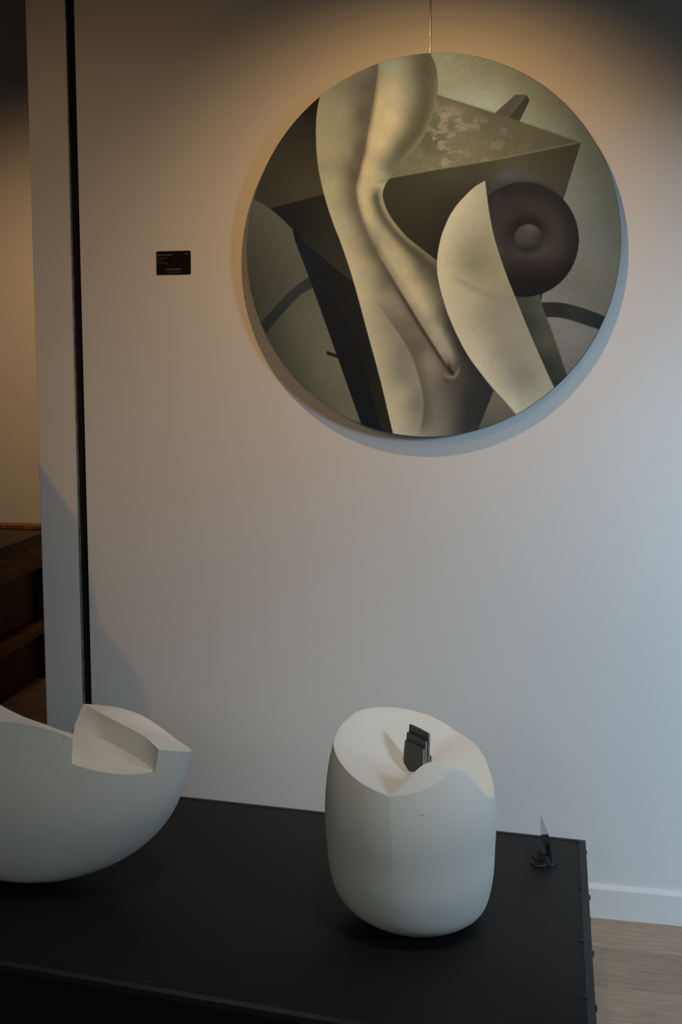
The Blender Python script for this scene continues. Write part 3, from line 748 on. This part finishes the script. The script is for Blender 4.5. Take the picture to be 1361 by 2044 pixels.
# dark slabs standing in the hollow
u_ = np.array([0.7071, -0.7071, 0]); n_ = np.array([0.7071, 0.7071, 0]); up_ = np.array([0, 0, 1.0])
base = on_z(804, 1532, H+0.335)
st = egg; base = base-np.array(egg.location)
def slab(off_u, off_n, w, hl, hr, th, cutr=0.0):
    bm = bmesh.new()
    prof = [(0.0, -0.008), (w*0.52, -0.012), (w, -0.008), (w, hr), (w*0.5, (hl+hr)/2+0.001), (0.003, hl), (-0.001, hl*0.55)]
    f = [base+u_*(off_u+a)+up_*z+n_*off_n for a, z in prof]; b = [p+n_*th for p in f]
    add_prism(bm, f, b, 0.0004, 1)
    for fc in bm.faces:
        fc.normal_update()
    o = bm_obj('slate_slab', bm, [M['slate'], M['slate_glint']], st); o['label'] = 'dark upright slate slab set in the hollow'
    for p_ in o.data.polygons:
        if p_.normal.dot(Vector(u_)) > 0.6: p_.material_index = 1
    return o
slab(0.004, 0.0, 0.072, 0.066, 0.0635, 0.0050)
slab(0.003, 0.0058, 0.074, 0.083, 0.080, 0.0050)
slab(0.004, 0.0118, 0.076, 0.101, 0.097, 0.0045)
slab(0.050, 0.0185, 0.030, 0.050, 0.044, 0.0030)

# ------------------------------------------------------------------ bowl-like white sculpture on the left
BCX, BCY = -1.33, -0.84
BZ = [0,.012,.035,.07,.12,.18,.25,.32,.38,.45]
BA = [.0454,.1082,.1785,.2512,.3185,.3706,.4057,.4241,.4366,.4492]
def b_half(z):
    u = np.clip(np.asarray(z)/.35, 0, 1); return .155*np.sqrt(1-(1-u)**2.2)*.82+.155*.18
def bowl_point(t, z):
    a = spline(BZ, BA, z); b = b_half(z)*np.minimum(1, 0.25+np.asarray(z)/0.03)
    return np.stack([BCX+a*np.cos(np.radians(t)), BCY+b*np.sin(np.radians(t)), H+z], -1)
def build_bowl():
    root = empty('bowl_sculpture', (BCX, BCY, H+0.0016), 'pale boat-shaped stone sculpture with a stepped notch cut into its top, at the left edge', 'sculpture')
    loc = np.array([BCX, BCY, H])
    bm = bmesh.new()
    def V(p): return bm.verts.new(tuple(np.asarray(p)-loc))
    strip_front = [(-180,.455),(-150,.455),(-125,.448),(-105,.442),(-85.8,.439),(-81.1,.439),(-76.4,.435),(-70.2,.426),(-62.8,.408)]
    floor_front = [(-62.8,.349),(-59,.340),(-54.3,.332),(-48.7,.325),(-42.9,.321),(-36.5,.3195),(-29.0,.322)]
    block_front = [(-29.0,.374),(-18.6,.365),(-9,.356),(-1,.350)]
    back = [(-1,.350),(9.8,.342),(20,.341),(30.9,.346),(40.5,.361),(46.7,.373),(53.3,.387),(58.7,.394),(63.5,.3985),(71.6,.400),(78.0,.399)]
    low_back = [(78.0,.285),(90,.28),(110,.28),(135,.29),(160,.34),(180,.455)]
    def dense(tab, step=2.5):
        T = [t[0] for t in tab]; Z = [t[1] for t in tab]
        n = max(2, int(abs(T[-1]-T[0])/step)+1); tt = np.linspace(T[0], T[-1], n)
        return list(zip(tt, hermite(T, Z, tt)))
    segs = [dense(s) for s in (strip_front, floor_front, block_front, back, low_back)]
    NZ = 34
    for tab in segs:
        cols = []
        for t, h in tab:
            cols.append([V(bowl_point(t, h*(k/(NZ-1))**1.4)) for k in range(NZ)])
        for c0, c1 in zip(cols, cols[1:]):
            for k in range(NZ-1): bm.faces.new((c0[k], c1[k], c1[k+1], c0[k+1]))
    def ruled(P, Q, m=1, crown=None):
        """surface between two matching polylines"""
        P = np.array(P, float); Q = np.array(Q, float); rows = []
        for k in range(m+1):
            f = k/m; row = P*(1-f)+Q*f
            if crown is not None: row[:, 2] += crown*math.sin(math.pi*f)
            rows.append([V(p) for p in row])
        for a, b in zip(rows, rows[1:]):
            for i in range(len(a)-1): bm.faces.new((a[i], a[i+1], b[i+1], b[i]))
    def resample(P, n):
        P = catmull3(P) if len(P) > 2 else np.array(P, float)
        d = np.r_[0, np.cumsum(np.linalg.norm(np.diff(P, axis=0), axis=1))]; s = np.linspace(0, d[-1], n)
        return np.c_[np.interp(s, d, P[:, 0]), np.interp(s, d, P[:, 1]), np.interp(s, d, P[:, 2])]
    def catmull3(P, n=8):
        P = np.array(P, float); Q = np.vstack([2*P[0]-P[1], P, 2*P[-1]-P[-2]]); out = []
        for i in range(1, len(Q)-2):
            for k in range(n):
                t = k/n; out.append(0.5*((2*Q[i])+(-Q[i-1]+Q[i+1])*t+(2*Q[i-1]-5*Q[i]+4*Q[i+1]-Q[i+2])*t*t+(-Q[i-1]+3*Q[i]-3*Q[i+1]+Q[i+2])*t**3))
        out.append(P[-1]); return np.array(out)
    hullpt = lambda tab: [bowl_point(t, h) for t, h in tab]
    S_, FL_, BF, BK, LB = [np.array(hullpt(s)) for s in segs]
    # inner edges
    wall_bot = [on_z(x_, y_, z_) for (x_, y_), z_ in (((142.5,1463.8),.70),((176,1469.6),.698),((205.7,1477),.695),((235,1491.7),.69),((264.5,1509),.685),((294,1528),.679))]+[FL_[-1]]
    wall_top = [BK[-1]]+[on_z(x_, y_, z_) for (x_, y_), z_ in (((205.7,1427),.749),((249.8,1450.5),.741),((288,1471),.733))]+[BF[0]]
    N1 = len(FL_)
    FLr = FL_
    outer = np.vstack([BF[:-1], BK])   # from the front corner round the tip to the back corner
    OR = outer; IR = resample(wall_top[::-1], len(outer)); WT = IR[::-1]; WB = resample(wall_bot, len(WT))
    ruled(WB, WT, 4)                   # notch back wall
    FL2 = resample(FL_, len(WB)); ruled(FL2, WB, 5, -0.004)          # notch floor
    ruled(FL_, np.array(FL_)-np.array([0, -0.004, 0.004]), 1)
    # block top: zip the inner edge to the outer edge
    ruled(IR, OR, 3, 0.001)
    # left end of the block (faces away) and scooped inside behind the front strip
    strip_back = [on_z(142, 1464, .756), on_z(120, 1458.5, .764), on_z(90, 1447, .775), on_z(50, 1433, .785), on_z(20, 1419, .797), on_z(0, 1408, .806), (-1.45,-0.87,.83), (-1.6,-.85,.83), bowl_point(180, .455)]
    SB = resample(strip_back, len(S_)); SF = S_[::-1]
    ruled(SF, SB, 2, 0.001)            # top of the front strip
    # end face of the strip, down to the notch floor
    a0 = FL_[0]; b0 = S_[-1]; a1 = WB[0]; b1 = SB[0]
    q = [V(a0), V(b0), V(b1), V(a1)]; bm.faces.new(q)
    # inside scoop: from the strip's back edge down and back up to the low back rim
    low = resample([WB[0]-np.array([0, 0, .06]), (-1.40,-0.78,.62), (-1.60,-.80,.64), bowl_point(180, .455)], len(SB))
    ruled(SB, low, 3)
    LBr = LB; low2 = resample(low, len(LB))
    ruled(low2, LBr, 3)
    q = [V(WB[0]), V(WT[0]), V(LBr[0]), V(low[0])]; bm.faces.new(q)
    bmesh.ops.remove_doubles(bm, verts=bm.verts, dist=0.0012)
    o = bm_obj('stone_body', bm, M['plaster'], root, True, 32)
    return root
bowl = build_bowl()
# horn added out of view on the bowl, shaped to shade pier and wall
def build_shadow_horn():
    ctr = [(-1.66,.70,.10,.165),(-1.655,.95,.085,.16),(-1.66,1.14,.07,.16),(-1.685,1.23,.06,.13),(-1.72,1.30,.055,.113),(-1.73,1.42,.05,.10),(-1.735,1.51,.045,.092),(-1.765,1.58,.04,.075),(-1.80,1.66,.03,.055),(-1.85,1.76,.02,.03),(-1.88,1.82,.006,.006)]
    ctr = [(c[0]-0.005, -.84, c[1], c[2], c[3]) for c in ctr]
    T = list(range(len(ctr))); A4 = np.array(ctr); vs_ = []; fs = []; n = 28; K = 50
    for k in range(K+1):
        t = k/K*(len(ctr)-1); x_, y_, z_, d_, w_ = [float(hermite(T, A4[:, i], t)) for i in range(5)]
        for j in range(n):
            a = 2*math.pi*j/n; vs_.append((x_+w_*math.cos(a)-BCX, y_+d_*math.sin(a)-BCY, z_-H))
    for k in range(K):
        for j in range(n): fs.append((k*n+j, k*n+(j+1) % n, (k+1)*n+(j+1) % n, (k+1)*n+j))
    fs.append(tuple(range(n))[::-1]); fs.append(tuple(K*n+j for j in range(n)))
    mesh_obj('shadow_horn', vs_, fs, M['plaster'], bowl, True, 50)
build_shadow_horn()

# fine scratches, specks and a chipped signature on the stone skins
from mathutils.bvhtree import BVHTree
def skin_marks(root, marks):
    body = [c for c in root.children if c.name.startswith('stone_body')][0]; me = body.data
    bv = BVHTree.FromPolygons([v.co.copy() for v in me.vertices], [tuple(p.vertices) for p in me.polygons])
    for kind, r, pts in marks:
        P = []
        for x_, y_ in pts:
            h_ = bv.ray_cast(Vector(tuple(CP-np.array(root.location))), Vector(tuple(ray(x_, y_))))
            if h_[0] is not None: P.append(h_[0])
        if len(P) < 2: continue
        bm = bmesh.new(); add_tube(bm, P, [r*0.3]+[r]*(len(P)-2)+[r*0.3] if len(P) > 2 else r*0.6, 6)
        bm_obj('scratch' if kind == 'scratch' else 'carved_mark', bm, M[kind], root)
skin_marks(bowl, [('scratch', .0006, [(127.8,1470),(127,1475),(125.8,1480)]), ('scratch', .0006, [(161,1644),(164,1646),(168,1650)]), ('scratch', .0005, [(241,1645),(240,1648),(239,1652)]),
    ('scratch', .0004, [(201,1661),(203,1666),(206,1669)]), ('scratch', .0007, [(162.6,1558),(163.6,1558.6)]), ('scratch', .0005, [(200,1612.5),(202,1613)]),
    ('chip', .0009, [(229,1720),(233,1718),(240,1716)]), ('chip', .0006, [(216,1731),(219,1728),(222,1732)]), ('scratch', .0006, [(217,1724),(220,1728),(222,1730)]), ('chip', .0005, [(231,1725),(235,1722),(239,1721)])])
skin_marks(egg, [('scratch', .0005, [(840,1625),(843,1628),(847,1630)]), ('scratch', .0004, [(841,1629),(845,1627)]), ('scratch', .0005, [(780,1672),(784,1673),(787,1672)]), ('scratch', .0004, [(857,1697),(859,1699)]), ('scratch', .0004, [(792,1815),(795,1817),(797,1818)])])

# ------------------------------------------------------------------ small card on its stand, right end of the plinth
cs = empty('card_stand', (-0.098, -0.43, H), 'glossy black card standing on a small wire holder at the plinth right end', 'card stand')
p0, p1 = on_z(1080, 1680, .357), on_z(1103, 1728, .357)
t0, t1 = on_z(1079, 1626, .4255), on_z(1097, 1672, .427)
nn = np.cross(p1-p0, t0-p0); nn = nn/np.linalg.norm(nn)*0.0009
org = np.array(cs.location)
bm = bmesh.new(); add_prism(bm, [q-org for q in (p0, p1, t1, t0)], [q-org+nn for q in (p0, p1, t1, t0)]); bm_obj('card', bm, M['gloss_card'], cs)
zz = H+0.003
def wire(name, pts, r=0.0016, n=8):
    bm = bmesh.new(); P = np.array([on_z(x_, y_, z_) for x_, y_, z_ in pts])-org
    add_tube(bm, P, r, n); return bm_obj(name, bm, M['dark_wire'], cs, True, 60)
wire('base_wire', [(1061,1719,zz),(1064,1726,zz),(1070,1730,zz),(1080,1729,zz),(1092,1727,zz),(1103,1727,zz),(1112,1723,zz+0.002)], 0.0022)
wire('base_wire', [(1061,1704,zz),(1066,1710,zz),(1071,1716,zz)], 0.0018)
wire('base_wire', [(1082,1711,zz),(1079,1716,zz),(1075,1719,zz)], 0.0018)
wire('base_wire', [(1074,1702,zz),(1082,1705,zz),(1091,1708,zz)], 0.0018)
wire('base_wire', [(1061,1719,zz),(1060,1711,zz),(1061,1704,zz)], 0.0013)
wire('support_wire', [(1091,1708,zz),(1092,1700,.372),(1092,1685,.395)], 0.0012)

# ------------------------------------------------------------------ rustic wooden bench in the far room
TZ = 0.78
A_ = on_z(-3, 1095.5, TZ); B_ = on_z(74, 1067, TZ); D_ = on_z(70, 1052.5, TZ)
side = (B_-A_); side[2] = 0; side = side/np.linalg.norm(side)
tb = empty('work_bench', (float(A_[0]), float(A_[1]), 0), 'heavy old brown wooden bench in the room behind, seen past the white pier', 'bench')
o0 = np.array([A_[0], A_[1], 0])
far_y = D_[1]
ax = np.array([-1.0, 0, 0])
Bc = A_+side*((far_y-A_[1])/side[1]); Bc[2] = TZ
near = A_-side*0.35
Lw = 1.5
def P_(p, z): return (p[0]-o0[0], p[1]-o0[1], z)
bm = bmesh.new()
poly = [near, Bc, Bc+ax*Lw, near+ax*Lw]
add_prism(bm, [P_(p, TZ-0.05) for p in poly], [P_(p, TZ) for p in poly], 0.006, 2); bm_obj('bench_top', bm, M['worn_top'], tb)
bm = bmesh.new(); q = [Bc+np.array([0.0, -0.10, 0]), Bc, Bc+ax*Lw, Bc+ax*Lw+np.array([0, -0.10, 0])]
add_prism(bm, [P_(v, TZ+0.001) for v in q], [P_(v, TZ+0.022) for v in q], 0.004, 2); bm_obj('back_lip', bm, M['rustic'], tb)
ins = np.array([-0.02, 0, 0])
bm = bmesh.new(); poly2 = [near+ins, Bc+ins, Bc+ins*3.5, near+ins*3.5]
add_prism(bm, [P_(p, TZ-0.185) for p in poly2], [P_(p, TZ-0.052) for p in poly2], 0.005, 2); bm_obj('side_rail', bm, M['rustic'], tb)
bm = bmesh.new(); e = side*0.05
poly3 = [Bc+ins*2+side*-0.02, Bc+ins*2-side*0.07, Bc+ax*(Lw-0.05)-side*0.07, Bc+ax*(Lw-0.05)-side*0.02]
add_prism(bm, [P_(p, TZ-0.185) for p in poly3], [P_(p, TZ-0.052) for p in poly3], 0.004, 2); bm_obj('back_rail', bm, M['dark_rustic'], tb)
for p in (near+side*0.06, Bc-side*0.14, near+side*0.06+ax*(Lw-0.12), Bc-side*0.14+ax*(Lw-0.12)):
    bm = bmesh.new(); q = [p+ins*1.5, p+ins*1.5+side*0.09, p+ins*1.5+side*0.09+ax*0.09, p+ins*1.5+ax*0.09]
    add_prism(bm, [P_(v, 0.0) for v in q], [P_(v, TZ-0.052) for v in q], 0.004, 2); bm_obj('leg', bm, M['dark_rustic'], tb)
bm = bmesh.new(); q = [near+ins*0.6, Bc+ins*0.6, Bc+ins*3, near+ins*3]
add_prism(bm, [P_(v, 0.25) for v in q], [P_(v, 0.315) for v in q], 0.004, 2); bm_obj('stretcher', bm, M['rustic'], tb)
bm = bmesh.new(); q = [near+ins*3.2, Bc+ins*3.2-side*0.12, Bc+ins*4.2-side*0.12, near+ins*4.2]
add_prism(bm, [P_(v, 0.005) for v in q], [P_(v, TZ-0.06) for v in q]); bm_obj('side_panel', bm, M['dark_rustic'], tb)
